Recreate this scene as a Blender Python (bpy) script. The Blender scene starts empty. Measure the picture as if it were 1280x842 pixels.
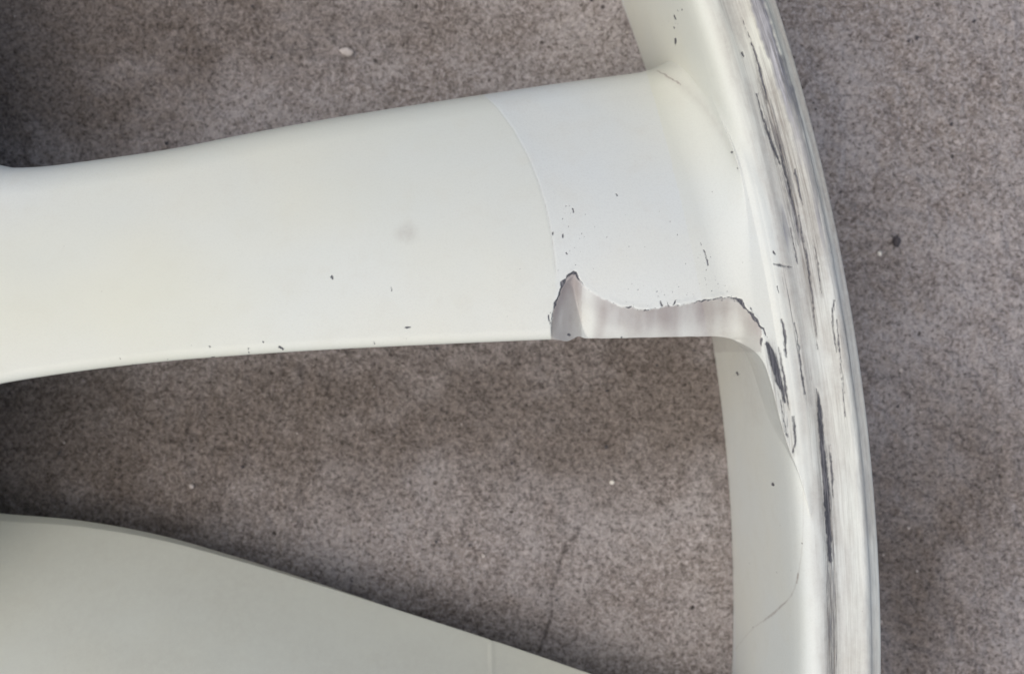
import bpy, math
import numpy as np

rng = np.random.default_rng(7)
scene = bpy.context.scene
S = 8e-5            # metres per layout unit (u); the wheel is about 0.44 m across
D = 1250.0          # camera height above the rim face, in u
GZ = -312.0         # ground level below the rim face, in u
CX, CY = -2280.0, -419.0   # wheel axis, in u, from the spot below the camera

# ------------------------------------------------------------------ camera
cam = bpy.data.cameras.new('camera')
cam_o = bpy.data.objects.new('camera', cam)
scene.collection.objects.link(cam_o)
cam_o.location = (0, 0, (D - GZ) * S)
cam.sensor_width = 36.0
cam.lens = 36.0 * D / 1280.0
cam.clip_start = 0.002
cam.clip_end = 50.0
cam.dof.use_dof = True
cam.dof.focus_distance = (D + 35) * S
cam.dof.aperture_fstop = 26.0
scene.camera = cam_o

# ------------------------------------------------------------------ light
SUN_EL, SUN_AZ = math.radians(64), math.radians(236)   # soft light from the lower left
world = bpy.data.worlds.new('World')
scene.world = world
world.use_nodes = True
wn = world.node_tree
bg = wn.nodes['Background']
sky = wn.nodes.new('ShaderNodeTexSky')
sky.sky_type = 'NISHITA'
sky.sun_disc = False
sky.sun_elevation = SUN_EL
sky.sun_rotation = SUN_AZ
sky.air_density = 1.0
sky.dust_density = 3.0
sky.ozone_density = 1.0
wn.links.new(sky.outputs[0], bg.inputs[0])
bg.inputs[1].default_value = 0.08
sun = bpy.data.lights.new('sun', 'SUN')
sun.energy = 1.5
sun.angle = math.radians(90)
sun.color = (1.0, 0.95, 0.85)
sun_o = bpy.data.objects.new('sun', sun)
scene.collection.objects.link(sun_o)
# lamp shines along its -Z; put it so that light comes from azimuth SUN_AZ (from +Y, clockwise)
sun_o.rotation_euler = (math.radians(90) - SUN_EL, 0, math.pi - SUN_AZ)
scene.view_settings.view_transform = 'Standard'
scene.view_settings.look = 'None'
scene.view_settings.gamma = 1.0
scene.view_settings.use_curve_mapping = False
scene.view_settings.exposure = 0.45
scene.cycles.max_bounces = 6
scene.cycles.diffuse_bounces = 4
scene.cycles.glossy_bounces = 3

# ------------------------------------------------------------------ numeric helpers
def lat(ix, iy, seed):
    h = (ix.astype(np.int64) * 374761393 + iy.astype(np.int64) * 668265263 + seed * 982451653) & 0x7fffffff
    h = ((h ^ (h >> 13)) * 1274126177) & 0x7fffffff
    h = h ^ (h >> 16)
    return (h & 0xffff) / 65535.0

def vnoise(x, y, seed=0):
    ix, iy = np.floor(x), np.floor(y)
    fx, fy = x - ix, y - iy
    fx = fx * fx * (3 - 2 * fx); fy = fy * fy * (3 - 2 * fy)
    a, b = lat(ix, iy, seed), lat(ix + 1, iy, seed)
    c, d = lat(ix, iy + 1, seed), lat(ix + 1, iy + 1, seed)
    return (a + (b - a) * fx) * (1 - fy) + (c + (d - c) * fx) * fy

def fbm(x, y, seed=0, oct=4):
    s, a, t = 0, 1.0, 0
    for o in range(oct):
        s = s + a * vnoise(x * 2 ** o + 17.3 * o, y * 2 ** o - 9.1 * o, seed + o)
        t += a; a *= 0.5
    return s / t

def sstep(a, b, x):
    t = np.clip((x - a) / (b - a), 0, 1)
    return t * t * (3 - 2 * t)

def spline(pts, n=400):
    """Catmull-Rom through pts, resampled; returns points and cumulative length"""
    p = np.array(pts, float)
    p = np.vstack([2 * p[0] - p[1], p, 2 * p[-1] - p[-2]])
    out = []
    for i in range(1, len(p) - 2):
        t = np.linspace(0, 1, 24, endpoint=False)[:, None]
        a, b, c, d = p[i - 1], p[i], p[i + 1], p[i + 2]
        out.append(0.5 * (2 * b + (c - a) * t + (2 * a - 5 * b + 4 * c - d) * t ** 2 + (3 * b - a - 3 * c + d) * t ** 3))
    out.append(p[-2][None])
    q = np.vstack(out)
    L = np.r_[0, np.cumsum(np.linalg.norm(np.diff(q[:, :2], axis=0), axis=1))]
    return q, L

def at_len(q, L, s):
    return np.stack([np.interp(s, L, q[:, k]) for k in range(q.shape[1])], -1)

def place(px, py, z):
    """layout sheet coordinates at height z -> position in u"""
    k = (D - z) / D
    return np.stack([(px - 640) * k, (421 - py) * k, z + 0 * px], -1)

def place_pts(pts):
    p = np.array(pts, float)
    return place(p[:, 0], p[:, 1], p[:, 2])

def sheet(P):
    k = D / (D - P[..., 2])
    return 640 + P[..., 0] * k, 421 - P[..., 1] * k

def link(name, me, mat, parent=None, smooth=True):
    o = bpy.data.objects.new(name, me)
    scene.collection.objects.link(o)
    if mat: me.materials.append(mat)
    if parent: o.parent = parent
    return o

def mesh_from(name, V, quads, attrs=None, smooth=True):
    """V (n,3) metres, quads (m,4)"""
    me = bpy.data.meshes.new(name)
    quads = np.asarray(quads, np.int32)
    me.vertices.add(len(V)); me.vertices.foreach_set('co', np.asarray(V, np.float32).ravel())
    m, k = quads.shape
    me.loops.add(m * k); me.loops.foreach_set('vertex_index', quads.ravel())
    me.polygons.add(m)
    me.polygons.foreach_set('loop_start', np.arange(0, m * k, k, dtype=np.int32))
    me.polygons.foreach_set('use_smooth', np.full(m, smooth))
    for nm, a in (attrs or {}).items():
        if a.ndim == 2:
            at = me.attributes.new(nm, 'FLOAT_VECTOR', 'POINT'); at.data.foreach_set('vector', a.astype(np.float32).ravel())
        else:
            at = me.attributes.new(nm, 'FLOAT', 'POINT'); at.data.foreach_set('value', a.astype(np.float32).ravel())
    me.update(calc_edges=True)
    return me

def grid_quads(nu, nv, wrap_u=False):
    i = np.arange(nu if wrap_u else nu - 1); j = np.arange(nv - 1)
    I, J = np.meshgrid(i, j, indexing='ij')
    I2 = (I + 1) % nu
    return np.stack([I * nv + J, I2 * nv + J, I2 * nv + J + 1, I * nv + J + 1], -1).reshape(-1, 4)

# ------------------------------------------------------------------ materials
class NT:
    def __init__(self, name):
        self.m = bpy.data.materials.new(name); self.m.use_nodes = True
        self.t = self.m.node_tree; self.bsdf = self.t.nodes['Principled BSDF']
    def n(self, typ, **kw):
        nd = self.t.nodes.new(typ)
        for k, v in kw.items(): setattr(nd, k, v)
        return nd
    def l(self, a, b): self.t.links.new(a, b)
    def put(self, sock, v):
        if isinstance(v, bpy.types.NodeSocket): self.l(v, sock)
        else: sock.default_value = v
    def math(self, op, a, b=0.0, clamp=False):
        nd = self.n('ShaderNodeMath', operation=op, use_clamp=clamp)
        self.put(nd.inputs[0], a); self.put(nd.inputs[1], b); return nd.outputs[0]
    def mix(self, f, a, b):
        nd = self.n('ShaderNodeMix', data_type='RGBA'); nd.clamp_factor = True
        self.put(nd.inputs[0], f); self.put(nd.inputs[6], a); self.put(nd.inputs[7], b); return nd.outputs[2]
    def noise(self, vec, scale, detail=3, rough=0.55, dist=0.0):
        nd = self.n('ShaderNodeTexNoise'); self.l(vec, nd.inputs['Vector'])
        nd.inputs['Scale'].default_value = scale; nd.inputs['Detail'].default_value = detail
        nd.inputs['Roughness'].default_value = rough; nd.inputs['Distortion'].default_value = dist
        return nd.outputs[0]
    def voro(self, vec, scale, feature='F1'):
        nd = self.n('ShaderNodeTexVoronoi', feature=feature); self.l(vec, nd.inputs['Vector'])
        nd.inputs['Scale'].default_value = scale; return nd.outputs
    def remap(self, v, a, b, c=0.0, d=1.0):
        nd = self.n('ShaderNodeMapRange'); self.put(nd.inputs[0], v)
        nd.inputs[1].default_value = a; nd.inputs[2].default_value = b
        nd.inputs[3].default_value = c; nd.inputs[4].default_value = d; return nd.outputs[0]
    def attr(self, name, out='Fac'):
        nd = self.n('ShaderNodeAttribute'); nd.attribute_name = name; return nd.outputs[out]
    def mm(self):
        tc = self.n('ShaderNodeTexCoord'); nd = self.n('ShaderNodeVectorMath', operation='SCALE')
        self.l(tc.outputs['Object'], nd.inputs[0]); nd.inputs['Scale'].default_value = 1000.0
        return nd.outputs[0]
    def bump(self, h, strength, dist, prev=None):
        nd = self.n('ShaderNodeBump'); nd.inputs['Strength'].default_value = strength
        nd.inputs['Distance'].default_value = dist; self.l(h, nd.inputs['Height'])
        if prev is not None: self.l(prev, nd.inputs['Normal'])
        return nd.outputs[0]

def paint_material():
    a = NT('white_wheel_paint'); v = a.mm()
    big = a.noise(v, 0.045, 3, 0.5)
    mid = a.noise(v, 0.4, 4, 0.6)
    fine = a.noise(v, 5.0, 3, 0.7)
    col = a.mix(a.remap(big, 0.4, 0.65), (0.685, 0.71, 0.69, 1), (0.71, 0.71, 0.645, 1))
    col = a.mix(a.remap(mid, 0.52, 0.75, 0, 0.20), col, (0.60, 0.57, 0.50, 1))
    col = a.mix(a.remap(fine, 0.45, 0.75, 0, 0.24), col, (0.50, 0.50, 0.48, 1))
    # pin-prick stone chips
    vo = a.voro(v, 0.33)
    sp = a.math('LESS_THAN', vo['Distance'], 0.033)
    keep = a.math('GREATER_THAN', a.noise(v, 0.21, 1), 0.56)
    sp = a.math('MULTIPLY', sp, a.math('MULTIPLY', keep, 0.65))
    col = a.mix(sp, col, (0.10, 0.095, 0.09, 1))
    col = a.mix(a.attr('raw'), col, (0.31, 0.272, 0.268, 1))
    col = a.mix(a.math('MULTIPLY', a.attr('age'), 0.50), col, (0.68, 0.672, 0.53, 1))
    # brown road film and painted shade
    dirt_shade = a.attr('dirt_shade')
    dn = a.noise(v, 1.2, 5, 0.7)
    dm = a.math('MULTIPLY', dirt_shade, a.remap(dn, 0.25, 0.7, 0.45, 1.15), True)
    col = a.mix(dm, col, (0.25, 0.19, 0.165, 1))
    # bare metal where the lip is scuffed through
    ruv = a.attr('ruv', 'Vector')
    mp = a.n('ShaderNodeMapping'); a.l(ruv, mp.inputs[0]); mp.inputs['Scale'].default_value = (0.25, 0.012, 0.2)
    st = a.noise(mp.outputs[0], 1.0, 5, 0.7)
    bare = a.attr('bare')
    bm = a.remap(a.math('ADD', bare, a.math('MULTIPLY', a.math('SUBTRACT', st, 0.5), 1.2)), 0.32, 0.75)
    col = a.mix(a.math('MULTIPLY', bm, 0.95), col, a.mix(a.remap(st, 0.35, 0.65), (0.10, 0.10, 0.11, 1), (0.42, 0.42, 0.45, 1)))
    mp3 = a.n('ShaderNodeMapping'); a.l(ruv, mp3.inputs[0]); mp3.inputs['Scale'].default_value = (0.30, 0.008, 0.2)
    st3 = a.noise(mp3.outputs[0], 1.0, 4, 0.75)
    sm = a.math('MULTIPLY', a.attr('smear'), a.remap(st3, 0.38, 0.66, 0.10, 0.95))
    col = a.mix(sm, col, (0.195, 0.170, 0.150, 1))
    # gouges down to the dark primer
    wear = a.attr('wear')
    mp2 = a.n('ShaderNodeMapping'); a.l(ruv, mp2.inputs[0]); mp2.inputs['Scale'].default_value = (0.50, 0.030, 0.3)
    st2 = a.noise(mp2.outputs[0], 1.0, 4, 0.65)
    wm = a.remap(a.math('ADD', wear, a.math('MULTIPLY', a.math('SUBTRACT', st2, 0.5), 1.5)), 0.30, 0.85)
    wm = a.math('MULTIPLY', wm, a.remap(wear, 0.02, 0.12))
    col = a.mix(wm, col, a.mix(a.remap(st2, 0.45, 0.7), (0.050, 0.052, 0.062, 1), (0.20, 0.195, 0.205, 1)))
    a.l(col, a.bsdf.inputs['Base Color'])
    a.l(a.math('MULTIPLY', bm, 0.35), a.bsdf.inputs['Metallic'])
    r = a.math('ADD', a.remap(mid, 0.3, 0.7, 0.36, 0.50), a.math('MULTIPLY', dm, 0.3))
    r = a.math('ADD', r, a.math('ADD', a.math('MULTIPLY', wm, 0.1), a.math('MULTIPLY', a.attr('smear'), 0.3)), True)
    a.l(r, a.bsdf.inputs['Roughness'])
    a.bsdf.inputs['Specular IOR Level'].default_value = 0.42
    b = a.bump(fine, 0.10, 0.0001)
    b = a.bump(a.math('ADD', a.math('MULTIPLY', wm, -1.0), a.math('MULTIPLY', st2, 0.0)), 0.5, 0.00018, b)
    a.l(b, a.bsdf.inputs['Normal'])
    return a.m

def concrete_material():
    a = NT('weathered_concrete'); v = a.mm()
    big = a.noise(v, 0.028, 4, 0.6)
    mid = a.noise(v, 0.20, 4, 0.68, 0.6)
    warp = a.n('ShaderNodeVectorMath', operation='ADD')
    nz = a.n('ShaderNodeTexNoise'); a.l(v, nz.inputs['Vector']); nz.inputs['Scale'].default_value = 2.5; nz.inputs['Detail'].default_value = 1
    ws = a.n('ShaderNodeVectorMath', operation='SCALE'); a.l(nz.outputs['Color'], ws.inputs[0]); ws.inputs['Scale'].default_value = 0.5
    a.l(v, warp.inputs[0]); a.l(ws.outputs[0], warp.inputs[1]); wv = warp.outputs[0]
    def cells(sc):
        sp = a.n('ShaderNodeSeparateColor'); a.l(a.voro(wv, sc)['Color'], sp.inputs[0]); return sp.outputs[0]
    gr = cells(1.7); g2 = cells(3.6)
    fin = a.noise(v, 5.5, 2, 0.65)
    clump = a.noise(v, 0.55, 6, 0.78, 0.3)
    grain = a.math('ADD', a.math('ADD', a.math('MULTIPLY', gr, 0.20), a.math('MULTIPLY', g2, 0.22)), a.math('ADD', a.math('MULTIPLY', fin, 0.16), a.math('MULTIPLY', clump, 0.42)))
    col = a.mix(a.remap(big, 0.4, 0.65), (0.685, 0.71, 0.69, 1), (0.71, 0.71, 0.645, 1))
    col = a.mix(a.remap(mid, 0.52, 0.75, 0, 0.20), col, (0.60, 0.57, 0.50, 1))
    col = a.mix(a.remap(fine, 0.45, 0.75, 0, 0.24), col, (0.50, 0.50, 0.48, 1))
    # pin-prick stone chips
    vo = a.voro(v, 0.33)
    sp = a.math('LESS_THAN', vo['Distance'], 0.033)
    keep = a.math('GREATER_THAN', a.noise(v, 0.21, 1), 0.56)
    sp = a.math('MULTIPLY', sp, a.math('MULTIPLY', keep, 0.65))
    col = a.mix(sp, col, (0.10, 0.095, 0.09, 1))
    col = a.mix(a.attr('raw'), col, (0.31, 0.272, 0.268, 1))
    col = a.mix(a.math('MULTIPLY', a.attr('age'), 0.50), col, (0.68, 0.672, 0.53, 1))
    # brown road film with painted shade
    dirt_shade = a.attr('dirt_shade')
    dn = a.noise(v, 1.2, 5, 0.7)
    dm = a.math('MULTIPLY', dirt_shade, a.remap(dn, 0.25, 0.7, 0.45, 1.15), True)
    col = a.mix(dm, col, (0.25, 0.19, 0.165, 1))
    # bare metal where the lip is scuffed through
    ruv = a.attr('ruv', 'Vector')
    mp = a.n('ShaderNodeMapping'); a.l(ruv, mp.inputs[0]); mp.inputs['Scale'].default_value = (0.25, 0.012, 0.2)
    st = a.noise(mp.outputs[0], 1.0, 5, 0.7)
    bare = a.attr('bare')
    bm = a.remap(a.math('ADD', bare, a.math('MULTIPLY', a.math('SUBTRACT', st, 0.5), 1.2)), 0.32, 0.75)
    col = a.mix(a.math('MULTIPLY', bm, 0.95), col, a.mix(a.remap(st, 0.35, 0.65), (0.10, 0.10, 0.11, 1), (0.42, 0.42, 0.45, 1)))
    mp3 = a.n('ShaderNodeMapping'); a.l(ruv, mp3.inputs[0]); mp3.inputs['Scale'].default_value = (0.30, 0.008, 0.2)
    st3 = a.noise(mp3.outputs[0], 1.0, 4, 0.75)
    sm = a.math('MULTIPLY', a.attr('smear'), a.remap(st3, 0.38, 0.66, 0.10, 0.95))
    col = a.mix(sm, col, (0.195, 0.170, 0.150, 1))
    # gouges down to the dark primer
    wear = a.attr('wear')
    mp2 = a.n('ShaderNodeMapping'); a.l(ruv, mp2.inputs[0]); mp2.inputs['Scale'].default_value = (0.50, 0.030, 0.3)
    st2 = a.noise(mp2.outputs[0], 1.0, 4, 0.65)
    wm = a.remap(a.math('ADD', wear, a.math('MULTIPLY', a.math('SUBTRACT', st2, 0.5), 1.5)), 0.30, 0.85)
    wm = a.math('MULTIPLY', wm, a.remap(wear, 0.02, 0.12))
    col = a.mix(wm, col, a.mix(a.remap(st2, 0.45, 0.7), (0.050, 0.052, 0.062, 1), (0.20, 0.195, 0.205, 1)))
    a.l(col, a.bsdf.inputs['Base Color'])
    a.l(a.math('MULTIPLY', bm, 0.35), a.bsdf.inputs['Metallic'])
    r = a.math('ADD', a.remap(mid, 0.3, 0.7, 0.36, 0.50), a.math('MULTIPLY', dm, 0.3))
    r = a.math('ADD', r, a.math('ADD', a.math('MULTIPLY', wm, 0.1), a.math('MULTIPLY', a.attr('smear'), 0.3)), True)
    a.l(r, a.bsdf.inputs['Roughness'])
    a.bsdf.inputs['Specular IOR Level'].default_value = 0.42
    b = a.bump(fine, 0.10, 0.0001)
    b = a.bump(a.math('ADD', a.math('MULTIPLY', wm, -1.0), a.math('MULTIPLY', st2, 0.0)), 0.5, 0.00018, b)
    a.l(b, a.bsdf.inputs['Normal'])
    return a.m

def concrete_material():
    a = NT('weathered_concrete'); v = a.mm()
    big = a.noise(v, 0.028, 4, 0.6)
    mid = a.noise(v, 0.20, 4, 0.68, 0.6)
    gr = a.noise(v, 1.9, 3, 0.6, 0.3)
    fin = a.noise(v, 5.5, 2, 0.65)
    grain = a.math('ADD', a.math('MULTIPLY', gr, 0.6), a.math('MULTIPLY', fin, 0.4))
    col = a.mix(a.remap(big, 0.38, 0.62), (0.35, 0.305, 0.28, 1), (0.46, 0.425, 0.42, 1))
    col = a.mix(a.remap(mid, 0.42, 0.70, 0, 0.55), col, (0.175, 0.138, 0.120, 1))
    col = a.mix(a.remap(grain, 0.50, 0.63, 0, 0.92), col, (0.60, 0.545, 0.535, 1))
    col = a.mix(a.remap(grain, 0.48, 0.35, 0, 0.88), col, (0.080, 0.064, 0.057, 1))
    vo = a.voro(v, 0.42)
    ag = a.math('LESS_THAN', vo['Distance'], 0.13)
    keep = a.math('GREATER_THAN', a.noise(v, 0.5, 1), 0.60)
    col = a.mix(a.math('MULTIPLY', a.math('MULTIPLY', ag, keep), 0.6), col, (0.46, 0.41, 0.37, 1))
    vo2 = a.voro(v, 0.30)
    pit = a.remap(vo2['Distance'], 0.10, 0.06)
    keep2 = a.math('GREATER_THAN', a.noise(v, 0.31, 1), 0.54)
    pit = a.math('MULTIPLY', pit, keep2)
    col = a.mix(a.math('MULTIPLY', pit, 0.85), col, (0.035, 0.028, 0.028, 1))
    col = a.mix(a.math('MULTIPLY', a.attr('stain_shade'), 0.85), col, a.mix(a.remap(grain, 0.36, 0.62), (0.055, 0.043, 0.036, 1), (0.25, 0.205, 0.175, 1)))
    cr = a.attr('crack')
    col = a.mix(a.math('MULTIPLY', cr, 0.75), col, (0.05, 0.042, 0.04, 1))
    a.l(col, a.bsdf.inputs['Base Color'])
    a.bsdf.inputs['Roughness'].default_value = 0.85
    a.bsdf.inputs['Specular IOR Level'].default_value = 0.3
    b = a.bump(grain, 1.0, 0.0008)
    b = a.bump(a.math('MULTIPLY', pit, -1.0), 0.6, 0.0005, b)
    a.l(b, a.bsdf.inputs['Normal'])
    return a.m

def stone_material(name, c1, c2):
    a = NT(name); v = a.mm()
    a.l(a.mix(a.remap(a.noise(v, 2.2, 4), 0.35, 0.65), c1, c2), a.bsdf.inputs['Base Color'])
    a.bsdf.inputs['Roughness'].default_value = 0.8
    a.l(a.bump(a.noise(v, 4.0, 3), 0.5, 0.0002), a.bsdf.inputs['Normal'])
    return a.m

PAINT = paint_material()
CONC = concrete_material()

# ------------------------------------------------------------------ wear marks, read by every painted piece
def stroke(px, py, pts, noise_amp=0.5, seed=3, soft=0.8):
    """pts: (x, y, half_width). returns 0..1"""
    out = np.zeros_like(px)
    p = np.array(pts, float)
    if len(p) > 2:
        if len(p) < 60: p = spline(p, 0)[0][::4]
    lo = p.min(0) - 14; hi = p.max(0) + 14
    sel = np.where((px > lo[0]) & (px < hi[0]) & (py > lo[1]) & (py < hi[1]))[0]
    if not len(sel): return out
    x, y = px[sel], py[sel]
    x = x + noise_amp * 2.2 * (fbm(x / 7, y / 7, seed + 50, 2) - 0.5); y = y + noise_amp * 2.2 * (fbm(x / 7, y / 7, seed + 60, 2) - 0.5)
    best = np.full(len(sel), 1e9)
    for a, b in zip(p[:-1], p[1:]):
        d = b[:2] - a[:2]; l2 = (d ** 2).sum() + 1e-9
        t = np.clip(((x - a[0]) * d[0] + (y - a[1]) * d[1]) / l2, 0, 1)
        dist = np.hypot(x - a[0] - t * d[0], y - a[1] - t * d[1]) - (a[2] + t * (b[2] - a[2]))
        best = np.minimum(best, dist)
    best = best + noise_amp * 1.6 * (fbm(x / 3.5, y / 3.5, seed, 2) - 0.5)
    out[sel] = 1 - sstep(-soft, soft, best)
    return out

ARC = [(585, 60), (600, 114), (622, 135), (642, 162), (660, 195), (672, 225), (682, 258), (689, 292), (693, 322), (695, 345), (694, 372), (692, 430)]
CHIP = [(689, 408), (692, 392), (697, 372), (704, 353), (712, 343), (718, 341), (724, 350), (735, 361), (748, 371), (765, 380), (785, 385),
        (805, 386.5), (830, 384), (850, 381), (870, 376.5), (890, 373), (905, 372), (918, 375), (930, 383), (941, 395), (950, 407), (962, 424)]
CHIP = np.array(CHIP, float)
_q, _l = spline(CHIP)
_t = np.arange(0, _l[-1], 1.0)
_p = at_len(_q, _l, _t); _d = np.gradient(_p, axis=0); _d /= np.linalg.norm(_d, axis=1)[:, None]
_o = 5.0 * (vnoise(_t / 15, 0 * _t, 401) - .5) + 3.4 * (vnoise(_t / 5.5, 0 * _t, 402) - .5) + 2.0 * (vnoise(_t / 2.3, 0 * _t, 403) - .5)
_o *= .62 * sstep(0, 12, _t) * np.interp(_t, [0, 90, 130, 1000], [.8, .55, 1, 1])
CHIP = np.c_[_p[:, 0] + _d[:, 1] * _o, _p[:, 1] - _d[:, 0] * _o]
CHIP_LINE = CHIP.copy(); CHIP_S = _p.copy(); CHIP_S[:, 0] = np.maximum.accumulate(CHIP_S[:, 0] + 1e-4 * np.arange(len(_p)))
CHIP[:, 0] = np.maximum.accumulate(CHIP[:, 0] + 1e-4 * np.arange(len(CHIP)))
CRACK = [(689, 408, .4), (692, 390, .8), (696, 374, 1.4), (702, 358, 2.0), (710, 347, 2.3), (718, 341, 1.8), (724, 350, .5), (735, 361, .3), (750, 372, .3),
         (765, 380, .5), (785, 385, 1.0), (800, 387, 1.5), (806, 386, .7), (830, 384, .6), (850, 381, .5), (864, 378, .6), (872, 375, 1.6), (880, 375, .6),
         (898, 372, 1.1), (912, 373, 1.9), (923, 378, 2.4), (932, 386, 2.2), (939, 394, 1.6), (946, 402, .8), (956, 412, .5)]
_cw = np.array(CRACK); _cl = np.r_[0, np.cumsum(np.hypot(*np.diff(_cw[:, :2], axis=0).T))]
_w = np.interp(_t / _t[-1], _cl / _cl[-1], _cw[:, 2]) * (.35 + 1.3 * vnoise(_t / 7, 0 * _t, 411)) - .38
CRACK = np.c_[CHIP_LINE, _w][::2]
WEAR = [  # on the spoke end
    [(842, 380, 1), (845, 374, .7)], [(828, 382, .8), (826, 375, .5)], [(836, 383, .9), (834, 377, .6)], [(688, 404, .8), (686, 396, .7), (688, 390, .5)],
    [(966, 330, .6), (974, 331, 1.8), (981, 333, 1.5), (990, 333, .5)], [(967, 315, 1.2), (969, 318, .8)], [(971, 358, .5), (974, 366, .4)],
    [(921, 466, 1.4), (922, 468, 1.3)], [(917.5, 469, .2), (918.5, 469, .3)], [(925, 468, .5), (926, 468, .3)], [(922, 461.5, .2), (922, 462.5, .3)], [(937, 442, 1), (938, 443, .8)], [(966, 605, 1.7), (967, 606, 1.4)],
    [(415, 346, 1.9), (416, 348, 1.2)], [(489, 359, .9), (489, 364, .7)], [(508, 409, 1.3), (513, 409, .8)], [(770, 242, 1.1), (771, 244, 1)],
    [(716, 261, 1), (717, 265, 1)], [(691, 291, 1), (691, 293, .9)], [(704, 293, 1), (704, 296, .9)], [(708, 317, 1), (709, 318, .9)],
    [(880, 313, 1), (882, 318, .7), (884, 327, .9), (885, 331, 1.1)], [(875, 304, .8), (876, 306, .8)], [(843, 20, 1.2), (845, 24, 1)], [(842, 34, 1), (843, 35, 1)],
    [(845, 50, 1.8), (844, 54, 1.4)], [(853, 12, 1), (853, 13, 1)], [(928, 66, 1.4), (930, 71, 1)], [(914, 190, .9), (915, 191, .9)], [(922, 210, 1), (922, 211, 1)],
    [(310, 436, 1), (312, 442, .8)], [(349, 433, 1.4), (354, 436, 1.0)], [(150, 447, 1.2), (151, 448, 1)], [(165, 455, .7), (165, 458, .7)], [(262, 432, .9), (263, 433, .9)],
    [(265, 446, 1), (268, 446, .8)], [(210, 449, .9), (211, 449, .8)], [(398, 439, .8), (400, 440, .7)], [(329, 427, .7), (330, 428, .7)], [(508, 423, .9), (509, 424, .7)],
    [(420, 413, .7), (421, 414, .7)], [(467, 427, 1.1), (468, 430, .9)], [(711, 418, 1.6), (713, 419, 1.1)], [(777, 422, 1.5), (777, 424, 1)],
    # where the spoke turns into the lip
    [(938, 384, .6), (942, 392, .7), (944, 402, .8)], [(952, 424, 1.8), (951, 430, 1.2)],
    [(959, 430, 3.0), (966, 446, 5.0), (971, 466, 5.0), (977, 486, 3.0), (981, 502, 1.5)], [(973, 434, .8), (978, 460, 1.2), (983, 492, 1.6), (986, 512, .8)],
    [(992, 520, 1.6), (993, 535, 1.8), (994, 552, 1.8), (991, 564, 1.3)], [(976, 500, .8), (980, 522, 1.0), (984, 546, .8)],
    [(977, 399, .9), (980, 416, 1.9), (982, 436, 1.6), (983, 446, .7)], [(993, 404, .6), (998, 430, 1.0), (1003, 470, 1.4), (1006, 492, .8)],
    # long scrapes running round the lip
    [(1021, 486, .9), (1023, 500, 2.6), (1025, 522, 3.6), (1027, 545, 3.0), (1030, 575, 3.6), (1033, 610, 4.2), (1036, 660, 4.0), (1038, 700, 3.4)],
    [(1037, 556, .8), (1040, 590, 1.3), (1041, 622, .8)],
    [(1043, 375, .9), (1041, 392, 1.3), (1042, 412, 1.2), (1046, 440, .8)], [(1046, 400, .5), (1050, 440, .9), (1054, 480, .8), (1057, 520, .5)],
    [(941, 58, .9), (946, 75, 1.4), (954, 104, 1.8), (960, 130, 1.2)], [(926, 20, .3), (936, 45, .6), (942, 60, .9)],
    [(946, 118, .8), (955, 150, 1.6), (966, 182, 2.2), (975, 205, 1.6)], [(971, 168, .6), (976, 190, 1.4), (983, 218, 1.2)],
    [(993, 212, 1), (997, 226, 1.7), (1001, 246, 1.2), (1004, 256, .6)], [(978, 205, 1.4), (986, 232, 2.0), (993, 262, 1.4), (998, 290, .9)],
    [(998, 270, .6), (1004, 300, 1.2), (1010, 335, 1.4), (1014, 362, 1.0), (1018, 400, .7), (1022, 436, .7)],
    [(1016, 296, .5), (1022, 330, .9), (1027, 366, .7)], [(988, 285, .5), (994, 315, .9), (997, 330, .5)],
]
WEAR_SOFT = [  # wider, half-rubbed bands (strength last)
    ([(942, 62, 2), (952, 110, 4), (966, 165, 6), (978, 210, 7), (990, 262, 6), (998, 305, 4)], .42),
    ([(958, 110, 2), (972, 160, 6), (986, 215, 7), (1000, 275, 6), (1010, 330, 4)], .30),
    ([(1024, 520, 3), (1030, 570, 5), (1035, 640, 7), (1038, 700, 7), (1040, 770, 6.5), (1041, 860, 6)], .46),
    ([(1046, 430, 3), (1052, 480, 4), (1056, 530, 3)], .25), ([(963, 440, 6), (974, 480, 7), (984, 530, 4)], .30),
    ([(1002, 430, 3), (1010, 480, 5), (1013, 540, 3)], .22),
]
SMEAR = [
    ([(940, 55, 1), (956, 115, 6), (972, 170, 10), (986, 225, 12), (1000, 290, 12), (1012, 350, 8), (1020, 420, 3)], 1.0),
    ([(950, 60, 2), (964, 110, 8), (980, 165, 11), (1000, 230, 11), (1018, 310, 8), (1028, 370, 3)], .85),
    ([(1022, 490, 2), (1028, 560, 7), (1035, 640, 9), (1039, 720, 9), (1041, 860, 8)], .95),
    ([(1048, 395, 4), (1054, 460, 6), (1060, 540, 4), (1063, 600, 1)], .55),
    ([(962, 432, 5), (972, 475, 9), (983, 530, 7), (992, 566, 3)], .85), ([(1000, 400, 3), (1008, 470, 5), (1013, 540, 2)], .55),
    ([(1066, 600, 2), (1074, 700, 4), (1076, 840, 3)], .35), ([(985, 290, 5), (996, 350, 6), (1002, 400, 3)], .4),
]
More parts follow.
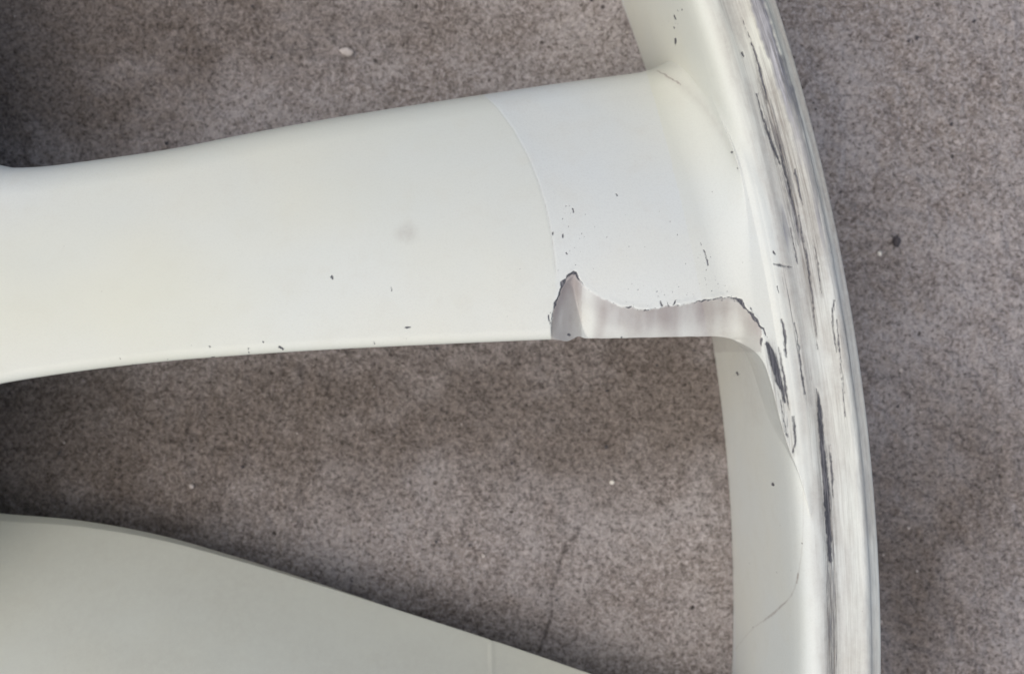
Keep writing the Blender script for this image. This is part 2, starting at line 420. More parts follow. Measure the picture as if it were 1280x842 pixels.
SPECK = [(rng.uniform(690, 960), rng.uniform(225, 385), rng.uniform(.35, .95)) for _ in range(50)] + \
        [(rng.uniform(40, 690), rng.uniform(215, 440), rng.uniform(.3, .75)) for _ in range(34)] + \
        [(rng.normal(712, 8), rng.uniform(250, 338), rng.uniform(.5, 1.0)) for _ in range(22)] + \
        [(rng.normal(885, 16), rng.normal(345, 20), rng.uniform(.4, .9)) for _ in range(34)] + \
        [(rng.uniform(745, 950), rng.uniform(350, 374), rng.uniform(.3, .8)) for _ in range(40)] + \
        [(rng.normal(846, 6), rng.uniform(5, 60), rng.uniform(.5, 1.0)) for _ in range(10)] + \
        [(rng.uniform(925, 1000), rng.uniform(440, 800), rng.uniform(.3, .7)) for _ in range(18)]

def marks(P):
    """P (n,3) in u -> wear, dirt, bare, ruv"""
    px, py = sheet(P)
    n = len(px)
    wear = np.zeros(n); dirt_shade = np.zeros(n); bare = np.zeros(n)
    pr = np.hypot(px + 1640, py - 840)         # distance from the wheel axis as laid out
    for i, s in enumerate(WEAR): wear = np.maximum(wear, (.95 if len(s) > 2 and s[0][0] > 940 else .9) * stroke(px, py, s, .9, 11 + i, 2.2 if s[0][0] > 940 and len(s) > 2 else 1.0))
    wear = np.maximum(wear, stroke(px, py, CRACK, .9, 5))
    for i, (s, a) in enumerate(WEAR_SOFT): wear = np.maximum(wear, a * stroke(px, py, s, .8, 90 + i, 4.5))
    for x, y, r in SPECK:
        sel = np.where((abs(px - x) < 4) & (abs(py - y) < 4))[0]
        if len(sel): wear[sel] = np.maximum(wear[sel], (.35 + .5 * ((x * 7.31) % 1)) * (1 - sstep(r - .5, r + .6, np.hypot((px[sel] - x) * 1.2, py[sel] - y))))
    smear = np.zeros(n)
    for i, (s, a) in enumerate(SMEAR): smear = np.maximum(smear, a * stroke(px, py, s, 1.0, 190 + i, 7))
    smear = np.maximum(smear, .42 * sstep(2662, 2680, pr) * (1 - sstep(2722, 2734, pr)) * (1 - sstep(330, 700, py)) * fbm(pr / 14, np.arctan2(840 - py, px + 1640) * 2700 / 160, 520, 3))
    smear = np.maximum(smear, .30 * sstep(2656, 2672, pr) * (1 - sstep(2735, 2748, pr)) * (.5 + fbm(pr / 10, np.arctan2(840 - py, px + 1640) * 2700 / 200, 530, 3)))
    # hairline scratches round the lip
    arc = np.arctan2(840 - py, px + 1640) * 2700
    lip = sstep(2652, 2664, pr) * (1 - sstep(2726, 2738, pr))
    hs = vnoise(pr / 1.8, arc / 130, 31) * vnoise(pr / 5, arc / 220, 32)
    wear = np.maximum(wear, .50 * lip * sstep(.56, .72, hs))
    # silver, rubbed-through top of the lip (upper part of the ring) and jagged ridge
    jag = 4 * (vnoise(arc / 60, pr * 0, 40) - .5) + 3 * (vnoise(arc / 17, pr * 0, 41) - .5) + 2 * (vnoise(arc / 4, pr * 0, 42) - .5)
    b1 = .85 * sstep(2704, 2716, pr + jag) * (1 - sstep(2724, 2734, pr + jag)) * (1 - sstep(60, 330, py))
    bare = np.maximum(bare, b1)
    b2 = sstep(2716, 2720, pr + .6 * jag) * (1 - sstep(2725, 2729, pr + .6 * jag)) * (1 - sstep(150, 420, py)) * .45
    bare = np.maximum(bare, b2)
    bare = np.maximum(bare, .55 * lip * sstep(.55, .8, vnoise(pr / 7, arc / 90, 45)) * sstep(100, 180, py) * (1 - sstep(280, 340, py)))
    # road film: outer bevel, crease between spoke and lip wall, arc on the lower wall
    dirt_shade = np.maximum(dirt_shade, .5 * sstep(2731, 2738, pr) * (1 - sstep(330, 560, py)))
    dirt_shade = np.maximum(dirt_shade, .30 * lip * sstep(60, 140, py) * (1 - sstep(290, 420, py)) * sstep(2668, 2690, pr))
    dirt_shade = np.maximum(dirt_shade, .22 * stroke(px, py, [(806, 84, 1.5), (836, 96, 3), (862, 116, 3), (884, 140, 2.5), (905, 172, 1.5), (925, 212, 1)], .8, 60, 8))
    dirt_shade = np.maximum(dirt_shade, .8 * stroke(px, py, [(822, 88, .5), (838, 98, .8), (850, 106, .8)], 1.2, 61, 1))
    dirt_shade = np.maximum(dirt_shade, .30 * stroke(px, py, [(1004, 600, .2), (1004, 650, .3), (1002, 690, .5), (996, 725, .8), (986, 748, .9), (964, 768, .8), (940, 786, .4), (918, 812, .2)], .4, 62, 1.2))
    dirt_shade = np.maximum(dirt_shade, .75 * stroke(px, py, [(998, 716, .8), (996, 728, 1.0)], .6, 63, 1.2))
    dirt_shade = np.maximum(dirt_shade, .65 * stroke(px, py, [(984, 750, .6), (966, 767, 1.2), (954, 776, .6)], .6, 64, 1.2))
    dirt_shade = np.maximum(dirt_shade, .27 * stroke(px, py, [(502, 292, 6), (510, 288, 8), (512, 294, 6)], 1.5, 65, 9))
    dirt_shade = np.maximum(dirt_shade, .16 * stroke(px, py, [(925, 430, 10), (935, 470, 14), (945, 520, 8)], 1.5, 66, 14))  # shade in the window corner under the spoke, painted brown on the wall
    dirt_shade = np.maximum(dirt_shade, .5 * stroke(px, py, [(655, 185, -.6), (672, 225, -.2), (682, 258, .0), (689, 292, .1), (693, 322, .1), (695, 342, 0)], .3, 67, 1.0))
    dirt_shade = np.maximum(dirt_shade, .4 * stroke(px, py, [(611.5, 780, .2), (612, 860, .2)], .3, 68, 1.4))
    dirt_shade = np.maximum(dirt_shade, .34 * sstep(2650, 2668, pr) * sstep(.36, .66, fbm(pr / 16, arc / 70, 540, 4)) * (1 - .35 * sstep(500, 800, py)))
    # raw chip faces under the break; lit fold, shaded left face painted in
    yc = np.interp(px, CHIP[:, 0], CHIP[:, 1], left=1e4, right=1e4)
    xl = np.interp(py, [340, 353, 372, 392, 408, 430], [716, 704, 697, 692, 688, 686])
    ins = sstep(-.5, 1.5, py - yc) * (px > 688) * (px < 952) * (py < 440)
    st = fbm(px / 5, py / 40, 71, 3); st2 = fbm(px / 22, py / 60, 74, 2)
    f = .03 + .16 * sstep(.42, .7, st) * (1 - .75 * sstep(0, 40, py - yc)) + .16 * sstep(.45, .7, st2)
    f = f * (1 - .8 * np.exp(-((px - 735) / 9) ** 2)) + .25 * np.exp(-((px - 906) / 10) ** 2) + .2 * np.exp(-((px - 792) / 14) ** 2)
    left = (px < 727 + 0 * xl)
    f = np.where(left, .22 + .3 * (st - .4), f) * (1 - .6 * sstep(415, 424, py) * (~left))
    dirt_shade = np.maximum(dirt_shade, ins * np.clip(f, 0, .9)); raw = ins * (.55 + .6 * (st2 - .4) - .35 * sstep(12, 40, py - yc) - .4 * np.exp(-((px - 735) / 9) ** 2) + .12 * left)
    ac = np.array(ARC, float); xc = np.interp(py, ac[:, 1], ac[:, 0])
    age = (1 - .95 * sstep(-2.5, 2.5, px - xc)) * (1 - .6 * sstep(460, 520, py)) * (.35 + .8 * fbm(px / 240, py / 130, 501, 3)) * sstep(-20, 260, px + 2 * (py - 200)) * (1.2 - .45 * sstep(150, 520, px))
    age = np.where((px > 780) & (pr > 2560), .35 + .5 * (1 - sstep(60, 300, py)), age)
    # film tint on the lower spoke, painting in part of its shade
    low = (py > 600) * (px < 800)
    age = np.where(low, 1.3, age); dirt_shade = np.maximum(dirt_shade, low * (.02 + .16 * fbm(px / 90, py / 60, 505, 4)))
    r3 = np.hypot(P[:, 0] - CX, P[:, 1] - CY)
    ruv = np.stack([r3, np.arctan2(P[:, 1] - CY, P[:, 0] - CX) * 2700, P[:, 2]], -1)
    return dict(wear=wear, dirt_shade=dirt_shade, bare=bare, smear=smear, raw=raw, age=age, ruv=ruv)

# ------------------------------------------------------------------ ground
def axis(lo, hi, step, far):
    a = np.arange(lo, hi + step, step)
    g = [];  d = step
    x = a[-1]
    while x < far: d *= 1.35; x += d; g.append(x)
    h = []; d = step; x = a[0]
    while x > -far: d *= 1.35; x -= d; h.append(x)
    return np.r_[h[::-1], a, g]
gx, gy = axis(-900, 900, 3.4, 25000), axis(-640, 640, 3.4, 25000)
GX, GY = np.meshgrid(gx, gy, indexing='ij')
hgt = 5.0 * (fbm(GX / 60, GY / 60, 101, 3) - .5) + 13.0 * (fbm(GX / 17, GY / 17, 104, 3) - .5)
near = 1 - sstep(1200, 4000, np.hypot(GX, GY))
hgt = (hgt - 4.0) * (0.1 + .9 * near)
crack = np.zeros(GX.size)
gk = (D - GZ) / D
cp = np.array([(735, 640, .3), (722, 668, .6), (706, 690, .8), (699, 712, .9), (690, 740, .9), (688, 772, 1.1), (680, 800, 1.0), (668, 826, .5)])
cpu = np.c_[(cp[:, 0] - 640) * gk, (421 - cp[:, 1]) * gk, cp[:, 2] * 1.2]
crack = stroke(GX.ravel(), GY.ravel(), cpu, 2.0, 7, 2.2)
cp2 = np.array([(1242, 330, .3), (1250, 420, .6), (1246, 520, .6), (1256, 640, .3)])
cpu2 = np.c_[(cp2[:, 0] - 640) * gk, (421 - cp2[:, 1]) * gk, cp2[:, 2]]
crack = np.maximum(crack, .5 * stroke(GX.ravel(), GY.ravel(), cpu2, 2.0, 8, 2.2))
GV = np.stack([GX.ravel() * S, GY.ravel() * S, (hgt.ravel() - 6 * crack) * S], -1)
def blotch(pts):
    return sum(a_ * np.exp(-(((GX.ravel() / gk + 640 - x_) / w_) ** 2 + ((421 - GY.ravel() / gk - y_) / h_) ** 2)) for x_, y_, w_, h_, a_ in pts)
stain_shade = blotch([(560, 520, 280, 120, 1.0), (830, 500, 120, 110, .8), (1130, 720, 110, 220, .9), (1240, 560, 90, 110, .4), (1100, 330, 70, 90, .35), (540, 30, 150, 40, .45), (40, 50, 240, 170, 1.2), (330, 30, 190, 60, .6), (60, 560, 280, 110, 1.2), (690, 770, 160, 70, .35)])  # brown patches; left and window ones paint the wheel's shade onto the concrete
stain_shade = np.clip(stain_shade * (.35 + 1.3 * fbm(GX.ravel() / 70, GY.ravel() / 70, 130, 4)), 0, 1)
me = mesh_from('ground', GV, grid_quads(len(gx), len(gy)), dict(crack=crack, stain_shade=stain_shade))
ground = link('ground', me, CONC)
ground['kind'] = 'structure'; ground['label'] = 'rough brownish grey weathered concrete ground'

# ------------------------------------------------------------------ wheel
wheel = bpy.data.objects.new('wheel', None)
scene.collection.objects.link(wheel)
wheel.location = (CX * S, CY * S, 0)
wheel['label'] = 'scraped white painted wheel with a chipped spoke lying face up on concrete'
wheel['category'] = 'wheel'

def to_local(P):       # u -> metres in the wheel's own frame
    Q = P.copy(); Q[..., 0] -= CX; Q[..., 1] -= CY; Q[..., 2] -= GZ
    return Q * S

# rim: lathe profile (radius, height)
PROF = [(2640, -318), (2628, -318), (2627, -300), (2633, -200), (2639, -110), (2643, -55), (2646, -32), (2650, -19), (2656, -12), (2664, -8.5), (2674, -8),
        (2684, -11.5), (2696, -13.5), (2706, -11.5), (2714, -5.5), (2720, -1), (2726, -0.5), (2731, -4), (2735, -12), (2742, -17), (2749, -22), (2752, -38), (2752, -56), (2748, -90), (2738, -140), (2728, -318), (2690, -318), (2665, -150), (2665, -60), (2655, -318), (2640, -318)]
pa = np.array(PROF, float)
q, L = spline(pa[:25], 0)
LL = np.r_[0, np.cumsum(np.linalg.norm(np.diff(q, axis=0), axis=1))]
# samples: dense on the face, medium on the wall
i_wall, i_lip = np.argmin(abs(q[:, 1] + 318)[:30]), np.argmin(np.hypot(q[:, 0] - 2646, q[:, 1] + 32))
s_lip = LL[i_lip]; s_out = LL[np.argmin(np.hypot(q[:, 0] - 2751, q[:, 1] + 38))]
ss = np.r_[np.linspace(0, s_lip, 110, endpoint=False), np.linspace(s_lip, s_out, 120, endpoint=False), np.linspace(s_out, LL[-1], 22)]
prof = np.stack([np.interp(ss, LL, q[:, 0]), np.interp(ss, LL, q[:, 1])], -1)
prof = np.vstack([prof, pa[25:]])
zr_r = np.array([p[0] for p in PROF[2:22]]); zr_z = np.array([p[1] for p in PROF[2:22]])
top_sel = (np.arange(len(prof)) > 3) & (np.arange(len(prof)) < 229)
order = np.argsort(prof[top_sel][:, 0])
LIPR, LIPZ = prof[top_sel][order][:, 0], prof[top_sel][order][:, 1]
th_d = np.arange(math.radians(-4.0), math.radians(24.0), 1.3 / 2700)
th_c = np.linspace(th_d[-1] + .02, th_d[0] + 2 * math.pi - .02, 170)
th = np.r_[th_d, th_c]
R, T = np.meshgrid(prof[:, 0], th); Z = np.broadcast_to(prof[:, 1], R.shape)
P = np.stack([CX + R * np.cos(T), CY + R * np.sin(T), Z], -1).reshape(-1, 3)
mk = marks(P)
# shape: scrapes bite a little, the ridge is nicked and uneven
arc = T.ravel() * 2700; rr = R.ravel()
nick = 2.2 * sstep(2700, 2712, rr) * (1 - sstep(2740, 2752, rr)) * (fbm(arc / 22, rr / 9, 201, 3) - .5)
flat = 1.6 * sstep(2680, 2694, rr) * (fbm(arc / 260, rr / 14, 205, 2) - .5)
P[:, 2] += np.where((P[:, 2] > -60), nick + flat - 1.4 * mk['wear'] - 0.7 * mk['bare'], 0)
me = mesh_from('rim', to_local(P), grid_quads(len(th), len(prof), True), mk)
rim = link('rim', me, PAINT, wheel)
rim['label'] = 'white rim lip with dark scrapes and bare silver edge'

# spokes -----------------------------------------------------------
def coons(Lc, Uc, Ec, u, v):
    """Lc, Uc (n,k) at u; Ec (m,k) at v, left side straight"""
    A = Lc[0] + (Uc[0] - Lc[0]) * v[:, None]
    U_, V_ = u[:, None, None], v[None, :, None]
    Pq = (1 - V_) * Lc[:, None] + V_ * Uc[:, None] + (1 - U_) * A[None] + U_ * Ec[None]
    Pq -= (1 - U_) * (1 - V_) * Lc[0] + U_ * (1 - V_) * Lc[-1] + (1 - U_) * V_ * Uc[0] + U_ * V_ * Uc[-1]
    return Pq

def spoke_mesh(name, lower, upper, end, su, v, spec):
    """su: fractions along the edges; v: fractions across.  spec: dict of shape settings"""
    qL, lL = spline(place_pts(lower)); qU, lU = spline(place_pts(upper)); qE, lE = spline(place_pts(end))
    def frac(q_, l_, x):
        px_ = sheet(q_)[0]; i_ = np.where(px_ < x)[0][-1]
        return l_[i_] / l_[-1]
    fl = np.interp(su, [0, .16, .84, 1], [0, frac(qL, lL, 0), frac(qL, lL, spec['x1'][0]), 1])
    fu = np.interp(su, [0, .16, .84, 1], [0, frac(qU, lU, 0), frac(qU, lU, spec['x1'][1]), 1])
    Lc, Uc = at_len(qL, lL, fl * lL[-1]), at_len(qU, lU, fu * lU[-1])
    Ec = at_len(qE, lE, v * lE[-1])
    Ec[0] = Lc[-1]; Ec[-1] = Uc[-1]
    return coons(Lc, Uc, Ec, su, v), Lc, Uc

def finish_spoke(P, Lc, Uc, v, spec, chip):
    nu, nv = P.shape[:2]
    wid = np.linalg.norm((Uc - Lc)[:, :2], axis=1)
    wid = np.maximum(wid, 1)
    g = 1 - (1 - v) ** spec['bow'] if spec.get('flip') else v ** spec['bow']
    z = Lc[:, None, 2] + (Uc - Lc)[:, None, 2] * g[None, :]
    if spec.get('hump'): z = z + spec['hump'] * np.sin(np.pi * v)[None, :] ** 1.0
    r = np.hypot(P[..., 0] - CX, P[..., 1] - CY)
    # distance to the lower / upper edge in plan
    dl = v[None, :] * wid[:, None]; du = (1 - v[None, :]) * wid[:, None]
    # lower edges fade out where the edge runs into the rim lip
    ra, rb = spec['ra'], spec['rb']
    t = np.clip(dl, 0, ra); drop_l = ra - np.sqrt(np.maximum(ra ** 2 - (ra - t) ** 2, 0))
    t = np.clip(du, 0, rb); drop_u = (rb - np.sqrt(np.maximum(rb ** 2 - (rb - t) ** 2, 0)))
    inner = 1 - sstep(2630, 2656, r)
    zb = z - .85 * drop_l * spec['fl'] - .8 * drop_u * inner
    # concave fillet up the rim wall, capped by the lip
    wall = 2643 + 0 * r; Rf = spec['fillet']
    dw = np.clip(wall - r, 0, Rf)
    fil = Rf - np.sqrt(np.maximum(Rf ** 2 - (Rf - dw) ** 2, 0))
    zl = np.interp(r, LIPR, LIPZ, left=-400)
    h = np.interp(r, [2560, 2650], [-11.5, -11.5])
    cap = np.maximum(zl, -11.5)
    a = zb + fil * sstep(2520, 2600, r)
    k = 16.0
    hh = np.clip(.5 + .5 * (cap - a) / k, 0, 1)
    sm = cap + (a - cap) * hh - k * hh * (1 - hh)
    w = sstep(2560, 2610, r)
    zf = a * (1 - w) + sm * w
    kk = 20.0; hh = np.clip(.5 + .5 * (zf - (zl + .15)) / kk, 0, 1)
    lift = (zl + .15) + (zf - zl - .15) * hh + kk * hh * (1 - hh)
    tt = sstep(-120, -30, zf)
    zf = zf * (1 - tt) + lift * tt
    w2 = sstep(2650, 2668, r) * tt
    zf = zf * (1 - w2) + (zl + .15 - 1.6 * sstep(2667, 2680, r)) * w2
    P[..., 2] = zf
    return P

def add_sides(P, depth, low_side=True):
    """add side walls and an underside to a grid (nu, nv, 3); past the window corner the side runs back into the rim wall"""
    Lr, Ur = P[:, 0], P[:, -1]
    d = Ur - Lr; d = d / (np.linalg.norm(d[:, :2], axis=1)[:, None] + 1e-6)
    def rows(E, sgn, corner, cut):
        r = np.hypot(E[:, 0] - CX, E[:, 1] - CY); out = []
        w = (sstep(2535, 2580, r) if corner else 0 * r)[:, None]
        rad = np.stack([(E[:, 0] - CX) / r, (E[:, 1] - CY) / r], -1)
        tg = np.gradient(E[:, :2], axis=0); tg /= np.linalg.norm(tg, axis=1)[:, None] + 1e-9
        nn = np.stack([-tg[:, 1], tg[:, 0]], -1)
        for _ in range(6): nn[1:-1] = (nn[:-2] + nn[1:-1] + nn[2:]) / 3
        nn *= np.sign(np.sum(nn * d[:, :2] * sgn, -1))[:, None]
        ex = sheet(E)[0]
        cut = cut + (np.maximum(cut, .38) - cut) * (1 - sstep(-20, 260, ex))
        full = E[:, 2] - GZ + 4
        dep = np.where(E[:, 0] < -400, full, np.minimum(full, 200 + (full - 200) * (1 - sstep(-450, 250, E[:, 0]))))
        for k, (f1, f, dz2) in enumerate([(.04, .05, 6), (.10, .13, 24), (.28, .32, 70), (.64, .58, 135), (1.0, .86, 215), (1.02, 1.1, 300)]):
            a = E.copy(); a[:, :2] += nn * (.8 + cut * f1 * dep + (30 if k == 5 else 0))[:, None]; a[:, 2] -= dep * f1
            b = E.copy(); b[:, :2] += rad * (f * np.maximum(2643 - r, 0) + 3 * f)[:, None]; b[:, 2] -= dz2
            out.append(a * (1 - w) + b * w)
        return out
    rl, ru = rows(Lr, 1, low_side, .12), rows(Ur, -1, not low_side, .06 if low_side else .42)
    G = np.concatenate([np.stack(rl[::-1], 1), P, np.stack(ru, 1)], 1)
    nu, nv = G.shape[:2]
    Q = grid_quads(nu, nv)
    i = np.arange(nu - 1)
    Q = np.vstack([Q, np.stack([(i) * nv + nv - 1, (i + 1) * nv + nv - 1, (i + 1) * nv, i * nv], -1)])
    return G.reshape(-1, 3), Q

LOW1 = [(-1000, 820, 20), (-600, 860, 10), (-300, 800, 8), (-160, 730, 7), (-118, 650, 6), (-97, 585, 5), (-78, 540, 4), (-54, 508, 3), (-27, 488, 2), (0, 479, 2), (100, 463.5, -1), (200, 452, -4), (300, 444, -6), (400, 437.5, -7), (500, 432.5, -8),
        (600, 428, -9), (700, 424, -10), (800, 422, -10), (880, 420.5, -11), (908, 421, -11), (928, 426, -12), (944, 437, -12.5), (955, 454, -13), (963, 478, -14), (970, 506, -15), (978, 537, -16), (987, 565, -18), (995, 590, -22), (1000, 614, -30), (1003, 640, -44)]
UPP1 = [(-1000, 300, -40), (-650, -60, -50), (-400, -220, -60), (-210, -190, -60), (-145, -90, -58), (-120, 15, -56), (-96, 98, -54), (-74, 150, -54), (-46, 186, -52), (-14, 202, -52), (25, 203.5, -52), (80, 198, -54), (200, 181, -60), (300, 161.5, -70), (400, 143, -84), (500, 127, -102),
        (600, 112, -124), (700, 97.5, -152), (770, 88.5, -175), (808, 83, -190), (850, 72, -202)]
END1 = [(1003, 640, -44), (1020, 600, -24), (1018, 500, -12), (1012, 430, -12), (1000, 340, -12), (985, 270, -14), (962, 190, -30), (930, 120, -70), (890, 84, -140), (850, 72, -202)]
def vgrid(parts):
    return np.concatenate([np.linspace(a, b, n, endpoint=False) for a, b, n in parts] + [[parts[-1][1]]])
SPEC1 = dict(x1=(884, 800), bow=2.1, ra=15, rb=46, fillet=58, fl=1.0)
lenL = spline(place_pts(LOW1))[1][-1]
su = vgrid([(0, .16, 60), (.16, .60, 440), (.60, .84, 280), (.84, 1.0, 230)])
vv = vgrid([(0, .05, 18), (.05, .36, 105), (.36, .9, 150), (.9, 1, 36)])

def build_main():
    P, Lc, Uc = spoke_mesh('spoke', LOW1, UPP1, END1, su, vv, SPEC1)
    P = finish_spoke(P, Lc, Uc, vv, SPEC1, True)
    # the torn lower edge: a small bulge, then a nick
    px, py = sheet(P)
    e = 2.6 * np.exp(-((px - 708) / 8) ** 2) - 3.0 * np.exp(-((px - 725) / 6) ** 2) + 1.2 * (fbm(px / 12, 0 * px, 330, 3) - .5) * sstep(690, 700, px) * (1 - sstep(890, 905, px))
    P[..., 1] -= e * np.exp(-np.clip(424 - py, 0, 200) / 10)
    base = P[..., 2].copy()
    for _ in range(2):      # chips are laid out on the sheet, heights follow
        px, py = sheet(P)
        z = base.copy()
        # faint joint line across the spoke, the end piece leans away from it
        a = np.array(ARC, float); xc = np.interp(py, a[:, 1], a[:, 0]); dd = px - xc
        on = sstep(100, 125, py) * (1 - sstep(335, 350, py))
        z -= on * .35 * np.exp(-(dd / 1.4) ** 2) + sstep(95, 180, py) * (1 - sstep(200, 345, py)) * 2.2 * (1 - np.exp(-np.maximum(dd, 0) / 45)) * (1 - sstep(120, 260, dd))
        # break at the lower edge
        yc = np.interp(px, CHIP[:, 0], CHIP[:, 1], left=1e4, right=1e4)
        xl = np.interp(py, [341, 353, 372, 392, 408, 430], [718, 704, 697, 692, 688, 686])
        ycs = np.interp(px, CHIP_S[:, 0], CHIP_S[:, 1], left=1e4, right=1e4)
        d_r = np.maximum(py - ycs + 2.0, .5) * .68
        d_l = np.where(px < 760, np.maximum(px - xl + 1.5, .5) * .9, 1e3)
        d_r = d_r + .5 * 9 * (1 - np.sqrt(np.maximum(1 - np.clip((py - 412) / 12, 0, 1) ** 2, 0)))
        ins = (py > yc) & (py < 470) & (px < 962) & (px > 684)
        d = np.minimum(d_r, d_l)
        d = d * (1 - sstep(925, 960, px)) 
        d = d + 0.9 * (fbm(px / 9, py / 14, 301, 4) - .5) * sstep(0, 6, d) + 2.5 * (fbm(px / 26, py / 22, 304, 2) - .5) * sstep(4, 14, d)
        curl = 1.0 * np.exp(-((py - yc + 3) / 3.0) ** 2) * (px > 688) * (px < 955) * (vnoise(px / 9, 0 * px, 302) ** 1.5)
        edge_round = np.minimum(z, np.where(ins, (z + .0) - 0, z))
        z = np.where(ins, np.minimum(edge_round, -11 - d + 0 * z + np.minimum(base - (-11), 0) * 0), z + curl)
        P[..., 2] = z
    # gentle waviness of the casting
    P[..., 2] += 1.6 * (fbm(P[..., 0] / 150, P[..., 1] / 110, 310, 2) - .5) * (P[..., 2] > -200)
    # dirty gouge lines bite in
    flat = P.reshape(-1, 3)
    cr = stroke(*sheet(flat), CRACK, .9, 5)
    flat[:, 2] -= 0.8 * cr
    G, Q = add_sides(P, -150)
    return mesh_from('spoke', to_local(G), Q, marks(G))

me = build_main()
spoke1 = link('spoke', me, PAINT, wheel)
spoke1['label'] = 'white spoke with a broken lower edge beside the rim'

LOW2 = [(-1000, 1000, 0), (-700, 985, -4), (-300, 1000, -6), (0, 1020, -8), (300, 1065, -10), (600, 1150, -11), (800, 1230, -12), (900, 1280, -12), (960, 1300, -14)]
UPP2 = [(-1000, 420, -120), (-600, 360, -150), (-300, 350, -190), (-200, 390, -210), (-116, 465, -220), (-96, 530, -226), (-76, 582, -230), (-52, 618, -234), (-26, 635, -238), (0, 641, -240), (100, 650, -242), (200, 668.5, -244), (300, 697, -244), (400, 729, -244), (500, 763, -244), (600, 797, -244),
        (700, 833, -244), (800, 868, -244), (880, 898, -244), (935, 905, -244), (975, 900, -244), (1002, 890, -244)]
END2 = [(960, 1300, -14), (1030, 1200, -14), (1046, 1080, -14), (1046, 980, -40), (1030, 920, -120), (1002, 890, -244)]
SPEC2 = dict(x1=(780, 800), bow=1.4, ra=16, rb=1, fillet=50, fl=1.0, flip=False)
su2 = vgrid([(0, .14, 40), (.14, .84, 330), (.84, 1, 40)]); vv2 = vgrid([(0, .4, 30), (.4, .85, 80), (.85, 1, 50)])
def build_second():
    P, Lc, Uc = spoke_mesh('spoke', LOW2, UPP2, END2, su2, vv2, SPEC2)
    P = finish_spoke(P, Lc, Uc, vv2, SPEC2, False)
    px, py = sheet(P)
    dd = px - (614 + .02 * (py - 800))
    P[..., 2] -= .9 * np.exp(-(dd / 2.2) ** 2) * (py > 700) * -2.4 + 2.5 * (1 - np.exp(-np.maximum(dd, 0) / 30)) * (1 - sstep(60, 120, dd))
    G, Q = add_sides(P, -150, False)
    return mesh_from('spoke', to_local(G), Q, marks(G))
spoke2 = link('spoke', build_second(), PAINT, wheel)

# the other spoke pairs round the hub, coarser
def coarse(fn_args, spec):
    low, upp, end = fn_args
    s_ = np.linspace(0, 1, 70); v_ = np.linspace(0, 1, 28)
    P, Lc, Uc = spoke_mesh('spoke', low, upp, end, s_, v_, spec)
    P = finish_spoke(P, Lc, Uc, v_, spec, False)
    G, Q = add_sides(P, -150, spec is SPEC1)
    z0 = np.zeros(len(G))
    return mesh_from('spoke', to_local(G), Q, dict(wear=z0, dirt_shade=z0, bare=z0, smear=z0, raw=z0, age=z0, ruv=G))
cm = [coarse((LOW1, UPP1, END1), SPEC1), coarse((LOW2, UPP2, END2), SPEC2)]
for m_ in cm: m_.materials.append(PAINT)
for k in range(1, 5):
    for m_ in cm:
        o = bpy.data.objects.new('spoke', m_); scene.collection.objects.link(o)
        o.parent = wheel; o.rotation_euler.z = math.radians(72 * k)

# hub with a shallow centre cap
hp = np.array([(0, 46), (150, 44), (300, 34), (345, 24), (352, 6), (372, 6), (384, 22), (520, 26), (700, 22), (800, 10), (840, -14), (850, -60), (845, -318), (700, -318), (0, -318)], float)
nh = 128
Th, _ = np.meshgrid(np.linspace(0, 2 * math.pi, nh, endpoint=False), hp[:, 0], indexing='ij')
Pm = np.stack([CX + hp[None, :, 0] * np.cos(Th), CY + hp[None, :, 0] * np.sin(Th), np.broadcast_to(hp[None, :, 1], Th.shape)], -1).reshape(-1, 3)
z0 = np.zeros(len(Pm))
link('hub', mesh_from('hub', to_local(Pm), grid_quads(nh, len(hp), True), dict(wear=z0, dirt_shade=z0, bare=z0, smear=z0, raw=z0, age=z0, ruv=Pm)), PAINT, wheel)

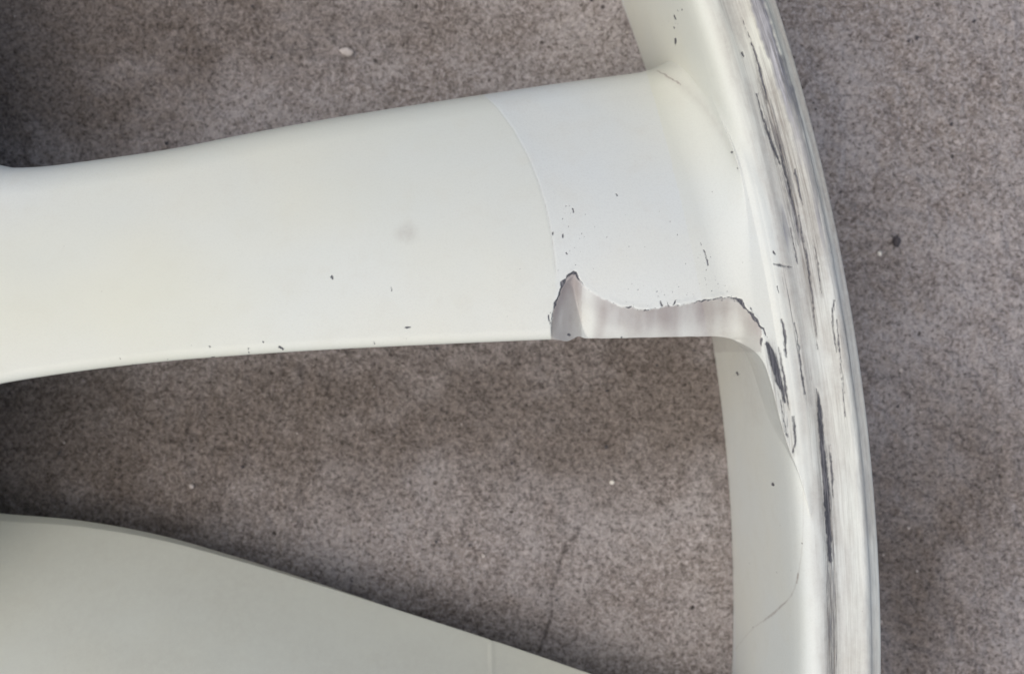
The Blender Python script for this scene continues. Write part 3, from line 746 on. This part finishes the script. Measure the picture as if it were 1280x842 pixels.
# ------------------------------------------------------------------ loose grit on the ground
def pebble(name, px, py, sx, sy, sz, rot, mat, label, seed, group=None):
    r_ = np.random.default_rng(seed)
    nu, nv = 20, 11
    a = np.linspace(0, 2 * math.pi, nu, endpoint=False); b = np.linspace(-math.pi / 2, math.pi / 2, nv)
    A, B = np.meshgrid(a, b, indexing='ij')
    d = np.stack([np.cos(A) * np.cos(B), np.sin(A) * np.cos(B), np.sin(B)], -1)
    k = np.ones(A.shape)
    for _ in range(14):           # knock flats off the lump
        n = r_.normal(size=3); n /= np.linalg.norm(n)
        lim = r_.uniform(.72, .95)
        k = np.minimum(k, lim / np.maximum(d @ n, 1e-3))
    V = d * k[..., None] * np.array([sx, sy, sz])
    me = mesh_from(name, V.reshape(-1, 3) * S, grid_quads(nu, nv, True), smooth=True)
    o = link(name, me, mat)
    o.location = ((px - 640) * gk * S, (421 - py) * gk * S, sz * .45 * S)
    o.rotation_euler.z = rot
    o['label'] = label; o['category'] = 'pebble'
    if group: o['group'] = group
    return o
PALE = stone_material('pale_stone', (0.42, 0.37, 0.34, 1), (0.55, 0.50, 0.47, 1))
DARK = stone_material('dark_stone', (0.045, 0.04, 0.045, 1), (0.09, 0.08, 0.085, 1))
WHITE = stone_material('white_stone', (0.62, 0.58, 0.52, 1), (0.75, 0.72, 0.66, 1))
pebble('pebble', 433, 65, 12, 8, 6, -.15, PALE, 'small pale flat pebble on the concrete above the spoke', 1)
pebble('pebble', 1120, 302, 7, 9, 7, .3, DARK, 'dark crumb on the concrete right of the rim', 2)
pebble('pebble', 765, 602, 4, 4, 3, .3, WHITE, 'tiny white grain on the concrete below the chipped spoke edge', 3)
pebble('pebble', 1099, 317, 4, 4, 3, .3, WHITE, 'tiny white grain beside the dark crumb right of the rim', 4)
pebble('pebble', 240, 607, 4, 5, 4, .7, PALE, 'tiny pale grain on shaded concrete above the lower spoke', 5)

def grit(name, n, seed, mat, label):
    r_ = np.random.default_rng(seed)
    ico = np.array([(0, 0, 1), (1, 0, 0), (0, 1, 0), (-1, 0, 0), (0, -1, 0), (0, 0, -1)], float)
    tri = np.array([(0, 1, 2), (0, 2, 3), (0, 3, 4), (0, 4, 1), (5, 2, 1), (5, 3, 2), (5, 4, 3), (5, 1, 4)])
    V, F = [], []
    for i in range(n):
        sz = 1.3 + 3.2 * r_.random() ** 3
        p = np.array([r_.uniform(-950, 950), r_.uniform(-650, 650), sz * .3])
        M = r_.normal(size=(3, 3)); Q_, _ = np.linalg.qr(M)
        V.append((ico * r_.uniform(.6, 1.2, (6, 1)) * sz) @ Q_.T * np.array([1, 1, .7]) + p); F.append(tri + 6 * i)
    o = link(name, mesh_from(name, np.vstack(V) * S, np.vstack(F), smooth=False), mat)
    o['kind'] = 'stuff'; o['label'] = label
    return o
grit('grit', 190, 61, PALE, 'pale sand grains scattered on the concrete')
grit('grit', 150, 62, DARK, 'dark sand grains scattered on the concrete')
